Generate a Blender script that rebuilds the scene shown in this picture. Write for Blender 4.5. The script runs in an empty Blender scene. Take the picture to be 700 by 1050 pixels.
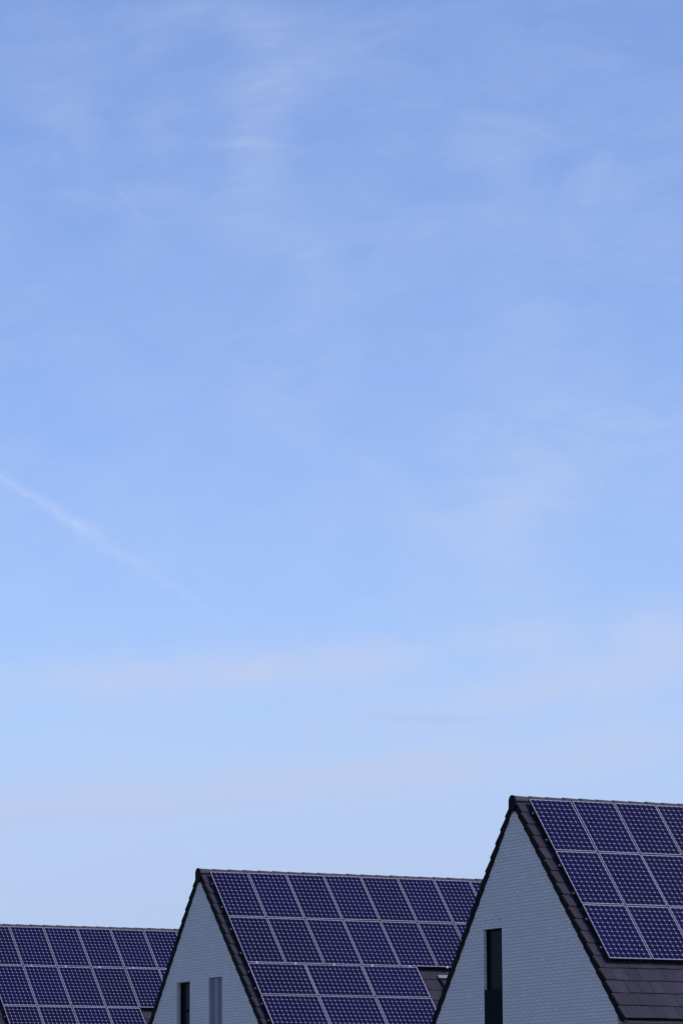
import bpy, bmesh, math, random
from mathutils import Vector, Matrix
random.seed(7)
SC = bpy.context.scene
COL = SC.collection
rad = math.radians

# ------------------------------------------------------------------ helpers
def link(o, parent=None):
    COL.objects.link(o)
    if parent is not None:
        o.parent = parent
    return o

def tag(o, label, cat, group=None):
    o['label'] = label; o['category'] = cat
    if group: o['group'] = group
    return o

def empty(name, mat):
    o = bpy.data.objects.new(name, None)
    o.empty_display_size = .3
    o.matrix_world = mat
    return link(o)

class MB:
    """collects faces, links them as ONE mesh object"""
    def __init__(s): s.v = []; s.f = []; s.tone = []; s.mi = []
    def face(s, pts, tone=.5, mi=0):
        n = len(s.v); s.v += [tuple(p) for p in pts]; s.f.append(list(range(n, n+len(pts))))
        s.tone.append(tone); s.mi.append(mi)
    def hexa(s, c, tone=.5, mi=0):
        # c: 8 corners, bottom 0-3 counter-clockwise seen from above, top 4-7
        n = len(s.v); s.v += [tuple(p) for p in c]
        for q in ((0,3,2,1),(4,5,6,7),(0,1,5,4),(1,2,6,5),(2,3,7,6),(3,0,4,7)):
            s.f.append([n+i for i in q]); s.tone.append(tone); s.mi.append(mi)
    def box(s, x0,x1,y0,y1,z0,z1, tone=.5, mi=0):
        s.hexa([(x0,y0,z0),(x1,y0,z0),(x1,y1,z0),(x0,y1,z0),(x0,y0,z1),(x1,y0,z1),(x1,y1,z1),(x0,y1,z1)], tone, mi)
    def build(s, name, mats, parent=None, smooth=False, bevel=0):
        m = bpy.data.meshes.new(name)
        m.from_pydata(s.v, [], s.f); m.update()
        for x in (mats if isinstance(mats, (list, tuple)) else [mats]): m.materials.append(x)
        a = m.attributes.new('tone', 'FLOAT', 'FACE')
        a.data.foreach_set('value', s.tone)
        m.polygons.foreach_set('material_index', s.mi)
        bm = bmesh.new(); bm.from_mesh(m)
        bmesh.ops.remove_doubles(bm, verts=bm.verts, dist=1e-5)
        if bevel: bmesh.ops.bevel(bm, geom=list(bm.edges), offset=bevel, segments=1, affect='EDGES')
        bmesh.ops.recalc_face_normals(bm, faces=bm.faces)
        bm.to_mesh(m); bm.free()
        if smooth:
            m.polygons.foreach_set('use_smooth', [True]*len(m.polygons))
        return link(bpy.data.objects.new(name, m), parent)

# ------------------------------------------------------------------ materials
def mat(name):
    m = bpy.data.materials.new(name); m.use_nodes = True
    nt = m.node_tree; b = nt.nodes['Principled BSDF']
    return m, nt, b

class NT:
    """small helper for node maths"""
    def __init__(s, nt): s.nt = nt
    def n(s, t, **k):
        o = s.nt.nodes.new(t)
        for a, v in k.items(): setattr(o, a, v)
        return o
    def put(s, sock, v):
        if isinstance(v, bpy.types.NodeSocket): s.nt.links.new(v, sock)
        else: sock.default_value = v
    def m(s, op, a, b=None, c=None, clamp=False):
        o = s.n('ShaderNodeMath', operation=op); o.use_clamp = clamp
        s.put(o.inputs[0], a)
        if b is not None: s.put(o.inputs[1], b)
        if c is not None: s.put(o.inputs[2], c)
        return o.outputs[0]
    def mix(s, fac, a, b, blend='MIX'):
        o = s.n('ShaderNodeMix', data_type='RGBA', blend_type=blend)
        s.put(o.inputs[0], fac); s.put(o.inputs[6], a); s.put(o.inputs[7], b)
        return o.outputs[2]
    def noise(s, vec, scale, detail=4, rough=.5, dist=0):
        o = s.n('ShaderNodeTexNoise'); s.put(o.inputs['Vector'], vec)
        o.inputs['Scale'].default_value = scale; o.inputs['Detail'].default_value = detail
        o.inputs['Roughness'].default_value = rough; o.inputs['Distortion'].default_value = dist
        return o.outputs['Fac']
    def xyz(s, x, y, z):
        o = s.n('ShaderNodeCombineXYZ'); s.put(o.inputs[0], x); s.put(o.inputs[1], y); s.put(o.inputs[2], z)
        return o.outputs[0]
    def ramp(s, v, lo, hi, a=0, b=1):
        o = s.n('ShaderNodeMapRange'); o.interpolation_type = 'SMOOTHSTEP'
        s.put(o.inputs[0], v); s.put(o.inputs[1], lo); s.put(o.inputs[2], hi); s.put(o.inputs[3], a); s.put(o.inputs[4], b)
        return o.outputs[0]

def rgb(*c): return (*c, 1)

def plain(name, col, rough=.6, metal=0, spec=.5, vary=.15, scale=6):
    m, nt, b = mat(name); N = NT(nt)
    tc = N.n('ShaderNodeTexCoord').outputs['Object']
    f = N.noise(tc, scale, 5)
    N.put(b.inputs['Base Color'], N.mix(f, rgb(*[c*(1-vary) for c in col]), rgb(*[min(1, c*(1+vary)) for c in col])))
    b.inputs['Roughness'].default_value = rough; b.inputs['Metallic'].default_value = metal
    b.inputs['Specular IOR Level'].default_value = spec
    return m

def brick_mat():
    m, nt, b = mat('white_painted_brick'); N = NT(nt)
    tc = N.n('ShaderNodeTexCoord').outputs['Object']
    sp = N.n('ShaderNodeSeparateXYZ'); N.put(sp.inputs[0], tc)
    vec = N.xyz(N.m('ADD', sp.outputs[0], sp.outputs[1]), sp.outputs[2], 0.0)
    wob = N.noise(vec, 3.0, 3)
    vec2 = N.n('ShaderNodeVectorMath', operation='ADD'); N.put(vec2.inputs[0], vec)
    N.put(vec2.inputs[1], N.xyz(0.0, N.m('MULTIPLY', N.m('SUBTRACT', wob, .5), .012), 0.0))
    br = N.n('ShaderNodeTexBrick'); N.put(br.inputs['Vector'], vec2.outputs[0])
    br.inputs['Scale'].default_value = 1; br.inputs['Brick Width'].default_value = .22
    br.inputs['Row Height'].default_value = .071; br.inputs['Mortar Size'].default_value = .0085
    br.inputs['Mortar Smooth'].default_value = .35; br.inputs['Bias'].default_value = -.1
    br.inputs['Color1'].default_value = rgb(*BRICK); br.inputs['Color2'].default_value = rgb(*[c*.91 for c in BRICK])
    br.inputs['Mortar'].default_value = rgb(*[c*.78 for c in BRICK])  # joint shadow put into the mortar colour; the paint itself is one white
    big = N.ramp(N.noise(vec, .7, 5, .6), .3, .75)
    fine = N.noise(vec, 26, 4, .7)
    col = N.mix(N.m('MULTIPLY', big, .30), br.outputs['Color'], rgb(BRICK[0]*.78, BRICK[1]*.80, BRICK[2]*.82))
    col = N.mix(N.m('MULTIPLY', N.ramp(fine, .5, .8), .28), col, rgb(BRICK[0]*.6, BRICK[1]*.6, BRICK[2]*.62))
    N.put(b.inputs['Base Color'], col)
    b.inputs['Roughness'].default_value = .8; b.inputs['Specular IOR Level'].default_value = .2
    bp = N.n('ShaderNodeBump'); bp.inputs['Strength'].default_value = .9; bp.inputs['Distance'].default_value = .012
    N.put(bp.inputs['Height'], N.m('SUBTRACT', N.m('MULTIPLY', fine, .35), br.outputs['Fac']))
    N.put(b.inputs['Normal'], bp.outputs[0])
    return m

def tile_mat():
    m, nt, b = mat('dark_concrete_tile'); N = NT(nt)
    tc = N.n('ShaderNodeTexCoord').outputs['Object']
    t = N.n('ShaderNodeAttribute', attribute_name='tone').outputs['Fac']
    f = N.noise(tc, 9, 6, .65)
    base = N.mix(t, rgb(*[c*.72 for c in TILE]), rgb(*[c*1.25 for c in TILE]))
    N.put(b.inputs['Base Color'], N.mix(N.m('MULTIPLY', N.ramp(f, .4, .75), .35), base, rgb(*[c*1.5 for c in TILE])))
    N.put(b.inputs['Roughness'], N.ramp(f, .3, .7, .62, .8))
    b.inputs['Specular IOR Level'].default_value = .22
    bp = N.n('ShaderNodeBump'); bp.inputs['Strength'].default_value = .3; bp.inputs['Distance'].default_value = .004
    N.put(bp.inputs['Height'], N.noise(tc, 60, 4)); N.put(b.inputs['Normal'], bp.outputs[0])
    return m

def cell_mat():
    """mono-crystalline cells: UV counts cells, corners cut off show the white backsheet"""
    m, nt, b = mat('solar_cells_under_glass'); N = NT(nt)
    uv = N.n('ShaderNodeUVMap', uv_map='cells').outputs[0]
    sz = N.n('ShaderNodeAttribute', attribute_name='cells_n').outputs['Vector']
    s = N.n('ShaderNodeSeparateXYZ'); N.put(s.inputs[0], uv)
    q = N.n('ShaderNodeSeparateXYZ'); N.put(q.inputs[0], sz)
    u, v, nu, nv = s.outputs[0], s.outputs[1], q.outputs[0], q.outputs[1]
    du = N.m('ABSOLUTE', N.m('SUBTRACT', u, N.m('ROUND', u)))
    dv = N.m('ABSOLUTE', N.m('SUBTRACT', v, N.m('ROUND', v)))
    diamond = N.m('LESS_THAN', N.m('ADD', du, dv), DIAMOND)
    gap = N.m('LESS_THAN', N.m('MINIMUM', du, dv), .009)
    out = N.m('MAXIMUM', N.m('MAXIMUM', N.m('LESS_THAN', u, 0.0), N.m('GREATER_THAN', u, nu)),
              N.m('MAXIMUM', N.m('LESS_THAN', v, 0.0), N.m('GREATER_THAN', v, nv)))
    white = N.m('MAXIMUM', out, N.m('MAXIMUM', diamond, gap))
    oi = N.n('ShaderNodeObjectInfo').outputs['Random']
    wn = N.n('ShaderNodeTexWhiteNoise'); wn.noise_dimensions = '4D'
    N.put(wn.inputs['Vector'], N.xyz(N.m('FLOOR', u), N.m('FLOOR', v), 0.0)); N.put(wn.inputs['W'], oi)
    cell = N.mix(N.m('ADD', N.m('MULTIPLY', wn.outputs['Value'], .45), N.m('MULTIPLY', oi, .55)),
                 rgb(*[c*.72 for c in CELL]), rgb(*[c*1.28 for c in CELL]))
    N.put(b.inputs['Base Color'], N.mix(white, cell, rgb(*BACKSHEET)))
    dirt = N.noise(N.n('ShaderNodeTexCoord').outputs['Object'], 3, 5, .6)
    N.put(b.inputs['Roughness'], N.ramp(dirt, .3, .8, .07, .2))
    b.inputs['Specular IOR Level'].default_value = .14
    return m

BRICK = (.675, .66, .66)
TILE = (.025, .022, .039)
CELL = (.0022, .0006, .032)
BACKSHEET = (.315, .30, .385)
DIAMOND = .172
M = dict(
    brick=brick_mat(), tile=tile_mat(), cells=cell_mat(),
    verge=plain('black_verge_tile', (.004, .004, .008), .75, spec=.1),
    ridge=plain('sunlit_ridge_tile', (.062, .048, .062), .7, spec=.2, vary=.25, scale=8),  # paler, pinkish base colour carries the sunlight on the ridge caps
    black=plain('black_anodised_frame', (.02, .02, .024), .4, spec=.4),
    rail=plain('dull_mounting_rail', (.10, .095, .11), .6, spec=.2),
    clamp=plain('grey_clamp', (.42, .41, .45), .6, spec=.2),
    zinc=plain('weathered_zinc', (.10, .10, .115), .6, 0, spec=.2),
    frame=plain('dark_window_frame', (.004, .007, .012), .8, spec=.06),
    pane=plain('dark_window_glass', (.004, .011, .016), .15, spec=.015, vary=.3, scale=2),
    skypane=plain('roof_window_glass', (.05, .06, .07), .05, spec=.6),
    shutter=plain('violet_grey_shutter', (.165, .15, .205), .6, spec=.3, vary=.2, scale=14),
    shutter_pale=plain('pale_shutter_board', (.28, .255, .32), .6, spec=.3),
    rail_glass=plain('dark_balustrade_glass', (.003, .007, .013), .4, spec=.01, vary=.3, scale=3),
    hole=plain('open_joint', (.01, .01, .012), .9, spec=.1),
    flash=plain('lead_flashing', (.22, .22, .23), .6, spec=.2),
    under=plain('roof_underlay', (.03, .03, .032), .9, spec=.1),
)

# ------------------------------------------------------------------ camera (135 mm, tilted up, solved from the panel grids)
F_OVER_H = 3941.7/1050
PITCH, ROLL, THETA, P = .172223, .0051589, 1.07911, .8497586
EYE = 1.6
ORIG = [Vector((-10.5669, 110.7574, 7.2787)), Vector((-3.3222, 95.8346, 7.6062)), Vector((3.9615, 81.8388, 8.0039))]
cd = bpy.data.cameras.new('camera'); cam = link(bpy.data.objects.new('camera', cd))
cd.sensor_fit = 'VERTICAL'; cd.sensor_height = 36; cd.lens = 36*F_OVER_H
cd.clip_start = .5; cd.clip_end = 200000
cam.matrix_world = Matrix.Translation((0, 0, EYE)) @ Matrix.Rotation(math.pi/2+PITCH, 4, 'X') @ Matrix.Rotation(-ROLL, 4, 'Z')
SC.camera = cam

R = Vector((math.sin(THETA), math.cos(THETA), 0))
G = Vector((math.cos(THETA), -math.sin(THETA), 0))
S = math.cos(P)*G + math.sin(P)*Vector((0, 0, -1))
NRM = S.cross(R)

# ------------------------------------------------------------------ houses
# house coordinates: x along the ridge, y = away from the panel slope (-g), z up; panel corner of the top-left panel at (0,0,zr)
PL = rad(52.0)                       # steeper rear slope
GA, ZA = -.213, .036                  # ridge line of the tile planes (g, z)
X1 = 9.15                            # far verge
EAVE_Z = -4.80
COURSE = .352

def slope_pt(side, v, x, h=0):
    """point on tile plane: v metres below the ridge, h proud of it"""
    p = P if side > 0 else PL
    g = GA + side*(v*math.cos(p) + h*math.sin(p))
    return (x, -g, ZA - v*math.sin(p) + h*math.cos(p))

def build_house(idx, name_label, windows, weep, skylight, X0=-.27):
    XW = X0+.025                     # gable wall face, just inside the verge
    o = ORIG[idx]; zr = o.z + EYE
    root = empty('house', Matrix.Translation((o.x, o.y, 0)) @ Matrix.Rotation(math.pi/2-THETA, 4, 'Z'))
    tag(root, name_label, 'house', 'white brick gable houses in a row')
    rnd = random.Random(40+idx)
    Z = lambda pts: [(a, b, c+zr) for a, b, c in pts]
    vmax = {1: (ZA-EAVE_Z)/math.sin(P), -1: (ZA-EAVE_Z)/math.sin(PL)}
    # ---- wall: gable with real openings, rear gable, two long walls
    w = MB()
    gR = GA + vmax[1]*math.cos(P) - .26; gL = GA - vmax[-1]*math.cos(PL) + .26
    def under(g):      # underside of the roof above g
        d = .118
        return ZA + (-(g-GA)*math.tan(P) - d/math.cos(P) if g > GA else (g-GA)*math.tan(PL) - d/math.cos(PL))
    # apex under both
    cuts = sorted(set([gL, gR, GA] + [a for q in windows for a in q['g']]))
    for a, b in zip(cuts[:-1], cuts[1:]):
        inside = [q for q in windows if q['g'][0] <= a+1e-6 and q['g'][1] >= b-1e-6]
        za, zb = under(a+1e-7), under(b-1e-7)
        if inside:
            q = inside[0]
            w.face(Z([(XW, -a, -zr), (XW, -b, -zr), (XW, -b, q['z'][0]), (XW, -a, q['z'][0])]))
            w.face(Z([(XW, -a, q['z'][1]), (XW, -b, q['z'][1]), (XW, -b, zb), (XW, -a, za)]))
        else:
            w.face(Z([(XW, -a, -zr), (XW, -b, -zr), (XW, -b, zb), (XW, -a, za)]))
    D = .34
    for q in windows:
        (a, b), (z0, z1) = q['g'], q['z']
        w.face(Z([(XW, -a, z0), (XW+D, -a, z0), (XW+D, -a, z1), (XW, -a, z1)]))
        w.face(Z([(XW, -b, z0), (XW+D, -b, z0), (XW+D, -b, z1), (XW, -b, z1)]))
        w.face(Z([(XW, -a, z1), (XW+D, -a, z1), (XW+D, -b, z1), (XW, -b, z1)]))
        w.face(Z([(XW, -a, z0), (XW+D, -a, z0), (XW+D, -b, z0), (XW, -b, z0)]))
    XB = X1 - .025
    w.face(Z([(XB, -gL, -zr), (XB, -gR, -zr), (XB, -gR, under(gR)), (XB, -GA, under(GA)), (XB, -gL, under(gL))]))
    w.face(Z([(XW, -gR, -zr), (XB, -gR, -zr), (XB, -gR, under(gR)), (XW, -gR, under(gR))]))
    w.face(Z([(XW, -gL, -zr), (XB, -gL, -zr), (XB, -gL, under(gL)), (XW, -gL, under(gL))]))
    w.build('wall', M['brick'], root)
    # ---- roof: individual tiles on both slopes over an underlay slab
    t = MB(); ug = MB()
    for side in (1, -1):
        vm = vmax[side]
        for x in [0]:
            A = slope_pt(side, .02, X0+.05, -.055); B = slope_pt(side, .02, X1-.05, -.055)
            C = slope_pt(side, vm-.05, X1-.05, -.055); Dd = slope_pt(side, vm-.05, X0+.05, -.055)
            A2 = slope_pt(side, .06, X0+.05, -.095); B2 = slope_pt(side, .06, X1-.05, -.095)
            C2 = slope_pt(side, vm-.05, X1-.05, -.095); D2 = slope_pt(side, vm-.05, X0+.05, -.095)
            t.hexa(Z([A2, B2, C2, D2, A, B, C, Dd]), .1)
        k = 0; v1 = vm
        while v1 > .12:
            v0 = max(v1-COURSE-.07, .03)
            x = X0 + (.0 if k % 2 else -.15)
            while x < X1:
                xa, xb = max(x, X0), min(x+.30, X1)
                x += .30
                if xb-xa < .02: continue
                ja = rnd.choice([.001, .0015, .003, .006]); jb = rnd.choice([.001, .002, .004])
                if xa == X0: ja = 0
                hh = rnd.gauss(0, .0022); tl = rnd.gauss(0, .0018); dv = rnd.gauss(0, .004)
                ta = rnd.random()
                lo = -.026; th = .026
                q = []
                for h in (0, th):
                    q += [slope_pt(side, v0, xa+ja, lo-.006+h), slope_pt(side, v0, xb-jb, lo-.006+h),
                          slope_pt(side, v1+dv, xb-jb, lo+.018+hh+tl+h), slope_pt(side, v1+dv, xa+ja, lo+.018+hh-tl+h)]
                t.hexa(Z(q), ta)
            v1 -= COURSE; k += 1
    roof = t.build('roof', M['tile'], root)
    # ---- verge: stepped tile lips along each rake
    for side in (1, -1):
        for xa, xb in ((X0-.004, X0+.026), (X1-.02, X1+.01)):
            g = MB(); vm = vmax[side]; v1 = vm
            while v1 > .12:
                v0 = max(v1-COURSE-.004, .0); d = rnd.gauss(0, .003)
                q = []
                for h in ((-.137, -.11), (-.006, .040)):
                    q += [slope_pt(side, v0, xa, h[0]), slope_pt(side, v0, xb, h[0]), slope_pt(side, v1+.012+d, xb, h[1]-.0 if h[0] < -.05 else h[1]), slope_pt(side, v1+.012+d, xa, h[1])]
                g.hexa(Z(q), rnd.random())
                v1 -= COURSE
            g.build('verge', M['verge'], roof)
    # ---- ridge caps
    c = MB(); x = X0-.03; L = .42; ns = 10
    while x < X1:
        xe = min(x+L, X1+.03)
        for (xa, xb, r0, r1) in ((x, xe+.03, .126+rnd.gauss(0, .002), .110),):
            zc = -.043
            ring = lambda X, r: [(X, -GA + r*1.0*math.cos(math.pi*i/ns), zc + r*math.sin(math.pi*i/ns)) for i in range(ns+1)]
            ra, rb = ring(xa, r0), ring(xb, r1)
            for i in range(ns):
                c.face(Z([ra[i], ra[i+1], rb[i+1], rb[i]]), rnd.random())
            # thickness at the open end
            ri = ring(xa, r0-.02)
            for i in range(ns): c.face(Z([ra[i], ra[i+1], ri[i+1], ri[i]]))
        x += L
    c.build('ridge_cap', M['ridge'], roof, smooth=False)
    for X, s in ((X0-.034, -1), (X1+.034, 1)):
        e = MB()
        pts = [(X, -GA + .135*math.cos(math.pi*i/12), -.045+.135*math.sin(math.pi*i/12)) for i in range(13)]
        pts += [(X, -GA-.135, -.18), (X, -GA-.05, -.27), (X, -GA+.05, -.27), (X, -GA+.135, -.18)]
        back = [(X+.03*(-s), b, cc) for _, b, cc in pts]
        e.face(Z(pts)); e.face(Z(back))
        for i in range(len(pts)):
            j = (i+1) % len(pts); e.face(Z([pts[i], pts[j], back[j], back[i]]))
        e.build('ridge_end_cap', M['verge'], roof)
    # ---- eaves: fascia board and half round gutter
    for side in (1, -1):
        p = P if side > 0 else PL
        ge = GA + side*vmax[side]*math.cos(p)
        gt = MB(); cx = ge + side*.055; cz = EAVE_Z-.085; r = .075; n = 10
        arc = lambda X, rr: [(X, -(cx + rr*math.cos(math.pi+math.pi*i/n)), cz + rr*math.sin(math.pi+math.pi*i/n)) for i in range(n+1)]
        for xa, xb in ((X0+.0, X1),):
            A, B = arc(xa, r), arc(xb, r); A2, B2 = arc(xa, r-.006), arc(xb, r-.006)
            for i in range(n):
                gt.face(Z([A[i], A[i+1], B[i+1], B[i]])); gt.face(Z([A2[i], A2[i+1], B2[i+1], B2[i]]))
            for X, q in ((xa, A), (xb, B)): gt.face(Z(q))
        # rolled front bead
        bx = cx + side*r
        gt.box(X0, X1, -(bx+.008), -(bx-.008), cz+zr-.004, cz+zr+.012)
        gt.build('gutter', M['zinc'], roof)
        fb = MB(); y0, y1 = sorted((-(ge-side*.055), -(ge-side*.03)))
        fb.box(X0+.03, X1-.03, y0, y1, EAVE_Z-.24+zr, EAVE_Z-.06+zr)
        y0, y1 = sorted((-(ge-side*.056), -(ge-side*.262)))
        fb.box(X0+.03, X1-.03, y0, y1, EAVE_Z-.238+zr, EAVE_Z-.215+zr)
        fb.build('fascia', M['frame'], roof)
    # ---- windows
    for q in windows:
        (a, b), (z0, z1) = q['g'], q['z']
        d = q['depth']; xf = XW+d
        fr = MB(); fw = .045
        fr.box(xf, xf+.06, -b, -b+fw, z0+zr, z1+zr); fr.box(xf, xf+.06, -a-fw, -a, z0+zr, z1+zr)
        fr.box(xf, xf+.06, -b+fw, -a-fw, z1-fw+zr, z1+zr); fr.box(xf, xf+.06, -b+fw, -a-fw, z0+zr, z0+fw+zr)
        for zt in q.get('bars', []): fr.box(xf+.005, xf+.055, -b+fw, -a-fw, zt-.03+zr, zt+.03+zr)
        win = fr.build('window', M['frame'], root, bevel=.004)
        pa = MB(); pa.box(xf+.03, xf+.042, -b+fw-.004, -a-fw+.004, z0+fw+zr-.004, z1-fw+zr+.004)
        pa.build('pane', M['pane'], win)
        si = MB(); si.hexa([(XW-.03, -b+.003, z0+zr+.002), (xf-.002, -b+.003, z0+zr+.002), (xf-.002, -a-.003, z0+zr+.002), (XW-.03, -a-.003, z0+zr+.002),
                            (XW-.03, -b+.003, z0+zr+.02), (xf-.002, -b+.003, z0+zr+.035), (xf-.002, -a-.003, z0+zr+.035), (XW-.03, -a-.003, z0+zr+.02)])
        si.build('sill', M['zinc'], win)
        if q.get('railing'):
            rl = MB(); zt = q['railing']
            rl.box(XW+.004, XW+.022, -b+.012, -a-.004, z0+.10+zr, zt+zr)
            rl.box(XW+.001, XW+.034, -b+.008, -a-.003, zt+zr, zt+.035+zr)
            rl.build('railing', M['rail_glass'], win)
        if q.get('shutter'):
            sh = MB(); n = 6; wd = (b-a-.02)/n
            for i in range(n):
                off = .004 if i % 2 else 0
                sh.box(xf-.03+off, xf-.004+off, -b+.01+i*wd+.004, -b+.01+(i+1)*wd-.004, z0+.03+zr, z1-.008+zr, mi=1 if i == 3 else 0)
            o2 = sh.build('shutter', [M['shutter'], M['shutter_pale']], win, bevel=.003)
            o2['label'] = 'violet grey vertical board shutter'
    for g, z in weep:
        h = MB(); h.box(XW-.002, XW+.02, -g-.007, -g+.007, z-.03+zr, z+.03+zr); h.build('weep_hole', M['hole'], root)
    # ---- roof window in the panel slope
    if skylight:
        u0, v0, wd, ln = skylight
        def sp(x, v, h):
            return tuple(Vector((x, 0, zr)) + Vector((0, -math.cos(P)*v - math.sin(P)*h, -math.sin(P)*v + math.cos(P)*h)))
        def sbox(mb, xa, xb, va, vb, ha, hb):
            mb.hexa([sp(xa, va, ha), sp(xa, vb, ha), sp(xb, vb, ha), sp(xb, va, ha), sp(xa, va, hb), sp(xa, vb, hb), sp(xb, vb, hb), sp(xb, va, hb)])
        fr = MB(); H0, H1 = -.23, -.085
        sbox(fr, u0, u0+.07, v0, v0+ln, H0, H1); sbox(fr, u0+wd-.07, u0+wd, v0, v0+ln, H0, H1)
        sbox(fr, u0+.07, u0+wd-.07, v0+ln-.08, v0+ln, H0, H1-.002)
        rw = fr.build('roof_window', M['frame'], root)
        hd = MB(); sbox(hd, u0+.0, u0+wd, v0-.10, v0, H0, H1+.012); hd.build('head_flashing', M['flash'], rw)
        pn = MB(); sbox(pn, u0+.07, u0+wd-.07, v0, v0+ln-.08, H0+.04, H0+.085); pn.build('pane', M['skypane'], rw)
    return root

HEAD = -2.705
build_house(2, 'white brick house at far right with one narrow gable window and three panel rows',
            [dict(g=(-1.565, -.79), z=(-5.05, HEAD+.01), depth=.066, railing=-4.02)],
            [(-1.46, -2.52), (-.86, -2.52)], None)
build_house(1, 'white brick house in the middle with two narrow gable windows side by side',
            [dict(g=(-1.50, -.76), z=(-5.0, HEAD+.01), depth=.10, bars=[-3.40]),
             dict(g=(.305, 1.05), z=(-5.0, HEAD+.045), depth=.075, shutter=True)],
            [], (5.27, 3.45, .78, 1.18), X0=-.20)
build_house(0, 'dark tiled house on the left whose gable lies outside the picture',
            [dict(g=(-1.42, -.68), z=(-5.0, HEAD+.01), depth=.10, bars=[-3.40])],
            [], (5.0, 3.55, .78, 1.18))

# ------------------------------------------------------------------ solar panels
PW, PH, GAP = 1.066, 1.579, .02
def panel_proto(w, l, nu, nv):
    """panel with its foot at the origin, x across, y up the slope, glass on z=0"""
    fr = MB(); lip = .007; dep = .042
    for x0, x1, y0, y1 in ((-w/2, w/2, 0, lip), (-w/2, w/2, l-lip, l), (-w/2, -w/2+lip, lip, l-lip), (w/2-lip, w/2, lip, l-lip)):
        fr.box(x0, x1, y0, y1, -dep, .0015)
    f = fr.build('frame', M['black'])
    gl = MB(); e = lip-.001
    gl.box(-w/2+e, w/2-e, e, l-e, -.006, 0)
    g = gl.build('cell_sheet', M['cells'])
    me = g.data; uvl = me.uv_layers.new(name='cells')
    mg = .021 if w < l else .025; mg2 = .025 if w < l else .021
    pu = (w-2*mg)/nu; pv = (l-2*mg2)/nv
    for lp in me.loops:
        co = me.vertices[lp.vertex_index].co
        uvl.data[lp.index].uv = ((co.x+w/2-mg)/pu, (co.y-mg2)/pv)
    a = me.attributes.new('cells_n', 'FLOAT_VECTOR', 'FACE')
    for d in a.data: d.vector = (nu, nv, 0)
    COL.objects.unlink(f); COL.objects.unlink(g)
    return f, g
UP = panel_proto(1.046, 1.559, 8, 12)
FLAT = panel_proto(1.559, 1.046, 12, 8)
clamp_mb = MB(); clamp_mb.box(-.03, .03, -.034, .014, -.02, .006)
CLAMP = clamp_mb.build('clamp', M['clamp'], bevel=.003); COL.objects.unlink(CLAMP)
jit = random.Random(3)

def put_panel(idx, xm, v_bot, proto, label, group, clamp=False):
    o = ORIG[idx] + Vector((0, 0, EYE))
    pos = o + R*(xm+jit.gauss(0, .0015)) + S*(v_bot) + NRM*jit.gauss(0, .0012)
    up = -S
    m = Matrix((R, up, NRM)).transposed().to_4x4(); m.translation = pos
    m = m @ Matrix.Rotation(jit.gauss(0, .0022), 4, 'X') @ Matrix.Rotation(jit.gauss(0, .0022), 4, 'Y')
    root = empty('solar_panel', m)
    tag(root, label, 'solar panel', group)
    for part in proto:
        c = part.copy(); link(c, root)
    if clamp:
        c = CLAMP.copy(); link(c, root); c.location = (-.27, 0, 0)

ORD = ['first', 'second', 'third', 'fourth', 'fifth', 'sixth', 'seventh', 'eighth']
HN = ['left-hand', 'middle', 'right-hand']
ROWN = ['top', 'second', 'third', 'bottom']
def row(idx, r, cols, proto, x0, pitch, v_bot, word, clamp=False):
    for c in range(cols):
        put_panel(idx, x0 + pitch*(c+.5) - GAP/2, v_bot-GAP, proto,
                  '%s solar panel, %s from the left in the %s row on the %s house' % (word, ORD[c], ROWN[r], HN[idx]),
                  'solar panels on the %s roof' % HN[idx], clamp)
for r in range(3): row(2, r, 5 if r == 0 else 4, UP, 0, PW, PH*(r+1), 'upright')
for r in range(2): row(1, r, 8, UP, 0, PW, PH*(r+1), 'upright', clamp=(r == 1))
for r in range(2): row(1, r+2, 3, FLAT, 0, PH, PH*2+PW*(r+1), 'sideways-laid')
for r in range(2): row(0, r, 7, UP, 0, PW, PH*(r+1), 'upright', clamp=(r == 0))
row(0, 2, 4, UP, 0, PW, PH*3, 'upright')

# rails the panels are clamped to; their ends stick out past the left edge of each array
def rack(idx, rails, label):
    o = ORIG[idx] + Vector((0, 0, EYE))
    m = Matrix((R, -S, NRM)).transposed().to_4x4(); m.translation = o
    root = empty('mounting_rack', m); tag(root, label, 'mounting rack')
    for v, xe in rails:
        b = MB(); b.box(-.05, xe, -v-.02, -v+.02, -.088, -.048)
        for k in range(int(xe/1.2)+1):
            x = .12+k*1.2; b.box(x-.02, x+.02, -v-.015, -v+.015, -.21, -.088)
        b.build('rail', M['rail'], root)
rack(2, [(PH*r+f, 7.2) for r in range(3) for f in (.38, 1.2)], 'thin metal rails under the panels of the right-hand house')
rack(1, [(PH*r+f, 7.4) for r in range(2) for f in (.38, 1.2)] + [(PH*2+PW*r+f, 4.7) for r in range(2) for f in (.25, .8)], 'thin metal rails under the panels of the middle house')
rack(0, [(PH*r+f, 7.4 if r < 2 else 4.2) for r in range(3) for f in (.38, 1.2)], 'thin metal rails under the panels of the left-hand house')

# ------------------------------------------------------------------ ground
def ground_mat():
    m, nt, b = mat('meadow'); N = NT(nt)
    tc = N.n('ShaderNodeTexCoord').outputs['Object']
    f = N.noise(tc, .08, 6, .6); g = N.noise(tc, 3, 5, .7)
    c = N.mix(f, rgb(.045, .075, .022), rgb(.10, .11, .05))
    N.put(b.inputs['Base Color'], N.mix(N.m('MULTIPLY', g, .5), c, rgb(.06, .06, .03)))
    b.inputs['Roughness'].default_value = .95
    return m
g = MB(); n = 48; RR = 9000
g.face([(RR*math.cos(2*math.pi*i/n), RR*math.sin(2*math.pi*i/n), 0) for i in range(n)])
gr = g.build('ground', ground_mat()); gr['kind'] = 'structure'
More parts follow.
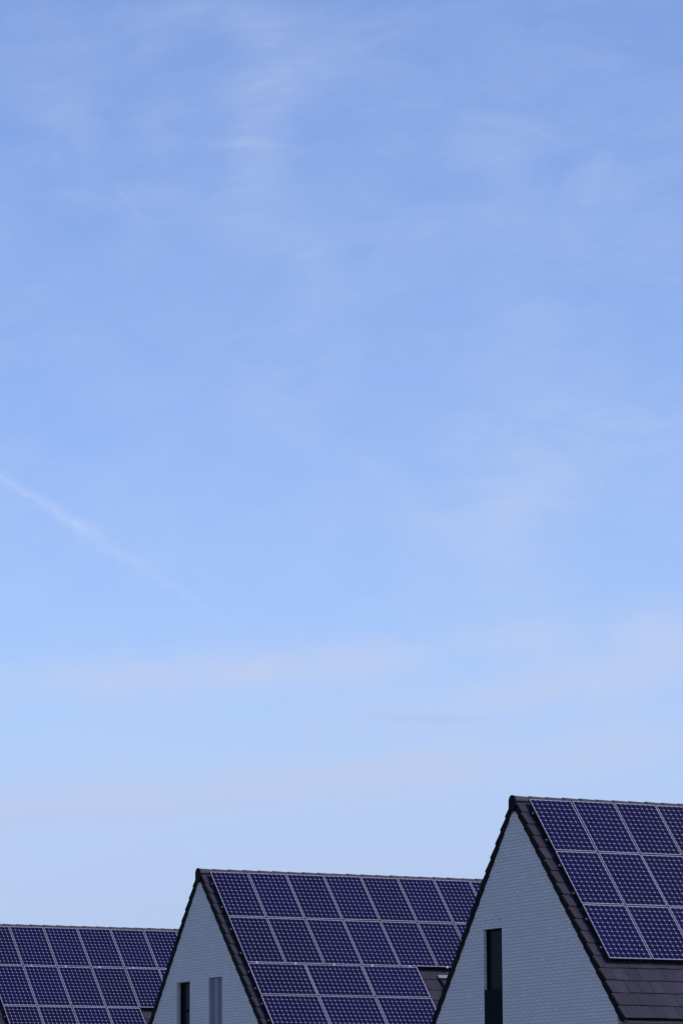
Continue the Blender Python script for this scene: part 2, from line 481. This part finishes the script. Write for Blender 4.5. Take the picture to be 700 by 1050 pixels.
# the lane in front of the row of houses, parallel to their gables' depth, with kerbs
def frame_at(o): return Matrix.Translation((o.x, o.y, 0)) @ Matrix.Rotation(math.pi/2-THETA, 4, 'Z')
lane = MB(); lane.box(-11.0, -5.5, -60, 60, .0, .012)
ln = lane.build('road', plain('asphalt', (.05, .05, .052), .85, scale=30)); ln.matrix_world = frame_at(ORIG[1]); ln['kind'] = 'structure'
kb = MB()
for x in (-5.5, -11.15): kb.box(x, x+.15, -60, 60, .0, .12)
kk = kb.build('kerb', plain('concrete', (.35, .34, .32), .85, scale=20)); kk.matrix_world = frame_at(ORIG[1]); kk['kind'] = 'structure'
pv = MB(); pv.box(-5.35, -3.6, -60, 60, .0, .11)
pp = pv.build('pavement', plain('paving', (.28, .27, .25), .9, scale=15)); pp.matrix_world = frame_at(ORIG[1]); pp['kind'] = 'structure'

# ------------------------------------------------------------------ contrails: drifts of small ice flakes at flight height
SUN_EL, SUN_AZ = 50.0, 110.0          # azimuth from +y (straight ahead) towards +x
SUN_DIR = Vector((math.sin(rad(SUN_AZ))*math.cos(rad(SUN_EL)), math.cos(rad(SUN_AZ))*math.cos(rad(SUN_EL)), math.sin(rad(SUN_EL))))

def sky_point(px, py, dist):
    """a place in the sky seen in direction (px, py) of the solved camera, dist metres off"""
    a, b = px-350, 525-py
    cr, sr = math.cos(ROLL), math.sin(ROLL)
    xi, yi = (a*cr+b*sr)/3941.7, (-a*sr+b*cr)/3941.7
    c, s = math.cos(PITCH), math.sin(PITCH)
    d = Vector((xi, c-yi*s, s+yi*c)); d.normalize()
    return Vector((0, 0, EYE)) + d*dist

ICE = plain('ice_crystals', (.9, .9, .9), .9, spec=0, vary=0)
def contrail(path, label, seed, size=1.5, dist=52000):
    """path: (px, py, half width, cover). Flakes lie scattered round the axis, thinning outwards."""
    rn = random.Random(seed); k = dist/3941.7
    b = MB()
    ctr = sky_point(path[len(path)//2][0], path[len(path)//2][1], dist)
    ph = [rn.uniform(0, 6.28) for _ in range(6)]
    for (x0, y0, s0, c0), (x1, y1, s1, c1) in zip(path[:-1], path[1:]):
        p0, p1 = sky_point(x0, y0, dist), sky_point(x1, y1, dist)
        ax = (p1-p0); L = ax.length
        up = Vector((0, 0, 1)); u1 = ax.normalized().cross(up).normalized(); u2 = ax.normalized().cross(u1).normalized()
        area = L*(s0+s1)/2*k*2.5
        n = int(area*(c0+c1)/2/(size*size))
        for _ in range(n):
            t = rn.random()
            if rn.random() > (c0+(c1-c0)*t)/max(c0, c1): continue
            s = (s0+(s1-s0)*t)*k
            T = x0+(x1-x0)*t
            s *= 1+.3*math.sin(T*.21+ph[0])*math.sin(T*.083+ph[1])
            off = .35*s*math.sin(T*.13+ph[2])+.25*s*math.sin(T*.31+ph[3])
            c = p0+ax*t + u1*rn.gauss(0, s) + u2*(rn.gauss(0, s)+off) - ctr
            nr = (SUN_DIR + Vector((0, -1, -.15)) + Vector((rn.gauss(0, .2), rn.gauss(0, .2), rn.gauss(0, .2)))).normalized()
            a1 = nr.orthogonal().normalized(); a2 = nr.cross(a1); h = size*.5*rn.uniform(.7, 1.4)*1.2
            b.face([c+a1*h, c+a2*h, c-a1*h, c-a2*h])
    o = b.build('contrail', ICE); o.location = ctr
    return tag(o, label, 'contrail')
contrail([(-60, 455, 3.6, .22), (0, 489, 3.4, .30), (25, 503, 3.7, .27), (50, 520, 4.1, .32), (75, 535, 5, .32), (92, 548, 6.6, .31), (120, 566, 5.4, .19),
          (160, 590, 4, .13), (190, 608, 3.4, .09), (220, 628, 3, .055), (256, 657, 2.4, .02)],
         'broad hazy white contrail slanting down across the left of the sky', 5)
contrail([(112, 184, 1.2, .02), (124, 198, 1.6, .075), (140, 218, 1.6, .075), (158, 238, 1.5, .05), (178, 262, 1.2, .01)],
         'short faint thin contrail high in the upper left of the sky', 9)

# ------------------------------------------------------------------ sky, sun
SKYTINT = (.945, .945, 1.19)
world = bpy.data.worlds.new('World'); SC.world = world; world.use_nodes = True
nt = world.node_tree; N = NT(nt); bg = nt.nodes['Background']
sky = N.n('ShaderNodeTexSky', sky_type='NISHITA'); sky.sun_disc = False
sky.sun_elevation = rad(SUN_EL); sky.sun_rotation = rad(SUN_AZ)
sky.air_density = 1.0; sky.dust_density = .6; sky.ozone_density = 3.0; sky.altitude = 0
tc = N.n('ShaderNodeTexCoord').outputs['Generated']
sp = N.n('ShaderNodeSeparateXYZ'); N.put(sp.inputs[0], tc)
az = N.m('MULTIPLY', N.m('ARCTAN2', sp.outputs[0], sp.outputs[1]), 57.2958)      # degrees, right of straight ahead
el = N.m('MULTIPLY', N.m('ARCSINE', sp.outputs[2]), 57.2958)
def A(px): return (px-350)/3941.7*57.2958
def E(py): return math.degrees(PITCH)+math.degrees(math.atan((525-py)/3941.7))
streak = N.noise(N.xyz(N.m('MULTIPLY_ADD', el, .25, N.m('MULTIPLY', az, .55)), N.m('MULTIPLY_ADD', az, -.35, N.m('MULTIPLY', el, 2.0)), 3.3), 1.1, 7, .62, .6)
fluff = N.noise(N.xyz(az, N.m('MULTIPLY', el, 1.6), 1.7), .55, 6, .55, .4)
mixed = N.m('MULTIPLY', N.m('ADD', streak, fluff), .5)
def blob(px, py, sx, sy, rot, amp, tex=None, lo=.35, hi=.75):
    a = N.m('SUBTRACT', az, A(px)); e = N.m('SUBTRACT', el, E(py)); k = 57.2958/3941.7
    c, s = math.cos(rad(rot)), math.sin(rad(rot))
    x = N.m('MULTIPLY_ADD', a, c, N.m('MULTIPLY', e, s)); y = N.m('MULTIPLY_ADD', a, -s, N.m('MULTIPLY', e, c))
    x = N.m('DIVIDE', x, sx*k); y = N.m('DIVIDE', y, sy*k)
    g = N.m('EXPONENT', N.m('MULTIPLY', N.m('ADD', N.m('MULTIPLY', x, x), N.m('MULTIPLY', y, y)), -1.0))
    if tex is not None: g = N.m('MULTIPLY', g, N.ramp(tex, lo, hi))
    return N.m('MULTIPLY', g, amp)
parts = [blob(264, 130, 34, 90, -6, .52, mixed, .1, .85), blob(320, 66, 95, 32, 10, .30, mixed, .1, .9),
         blob(240, 25, 90, 26, 0, .26, streak, .1, .9), blob(70, 150, 60, 38, 15, .26, fluff), blob(540, 150, 90, 45, 0, .18, fluff),
         blob(540, 530, 190, 85, 15, .34, fluff, .0, .9), blob(300, 684, 330, 24, 5, .55, fluff, .1, .7), blob(100, 695, 200, 16, 2, .35, streak, .1, .8),
         blob(520, 715, 190, 24, 9, .70, fluff, .1, .7), blob(670, 665, 110, 40, 10, .45, fluff, .1, .7), blob(460, 785, 420, 24, 6, .95, mixed, .05, .75), blob(120, 822, 300, 22, 4, .75, mixed, .05, .75), blob(430, 300, 320, 200, 20, .10, fluff, .0, .8), blob(0, 522, 60, 14, 8, .10, fluff, .2, .7),
         blob(620, 450, 120, 40, 14, .16, streak, .3, .7)]
cl = parts[0]
for p_ in parts[1:]: cl = N.m('ADD', cl, p_)
# thin veil everywhere
cl = N.m('ADD', cl, N.m('MULTIPLY', N.ramp(fluff, .3, .8), .15))
cl = N.m('MINIMUM', cl, .85)
cl = N.m('ADD', cl, N.m('MULTIPLY', N.ramp(streak, .4, .8), .10))
dark = blob(432, 737, 58, 5, -1, .22)
CLOUD = (3.7, 4.35, 6.05)
tint = N.mix(1.0, sky.outputs[0], rgb(*SKYTINT), 'MULTIPLY')
c1 = N.mix(cl, tint, rgb(*CLOUD))
veil = blob(350, 960, 1500, 190, 0, .85, fluff, -.6, .5)
c1 = N.mix(veil, c1, rgb(3.1, 3.9, 5.75))
c2 = N.mix(dark, c1, rgb(2.6, 3.2, 5.0))
N.put(bg.inputs['Color'], c2); bg.inputs['Strength'].default_value = .145

sd = bpy.data.lights.new('sun', 'SUN'); sd.energy = 2.4; sd.angle = rad(.53); sd.color = (1, .95, .88)
sun = link(bpy.data.objects.new('sun', sd))
dv = SUN_DIR
sun.rotation_euler = dv.to_track_quat('Z', 'Y').to_euler(); sun.location = dv*200

vs = SC.view_settings
SC.display_settings.display_device = 'sRGB'
vs.view_transform = 'Standard'; vs.look = 'None'; vs.exposure = 0; vs.gamma = 1; vs.use_curve_mapping = False
SC.cycles.use_denoising = True
SC.cycles.max_bounces = 6; SC.cycles.volume_bounces = 1
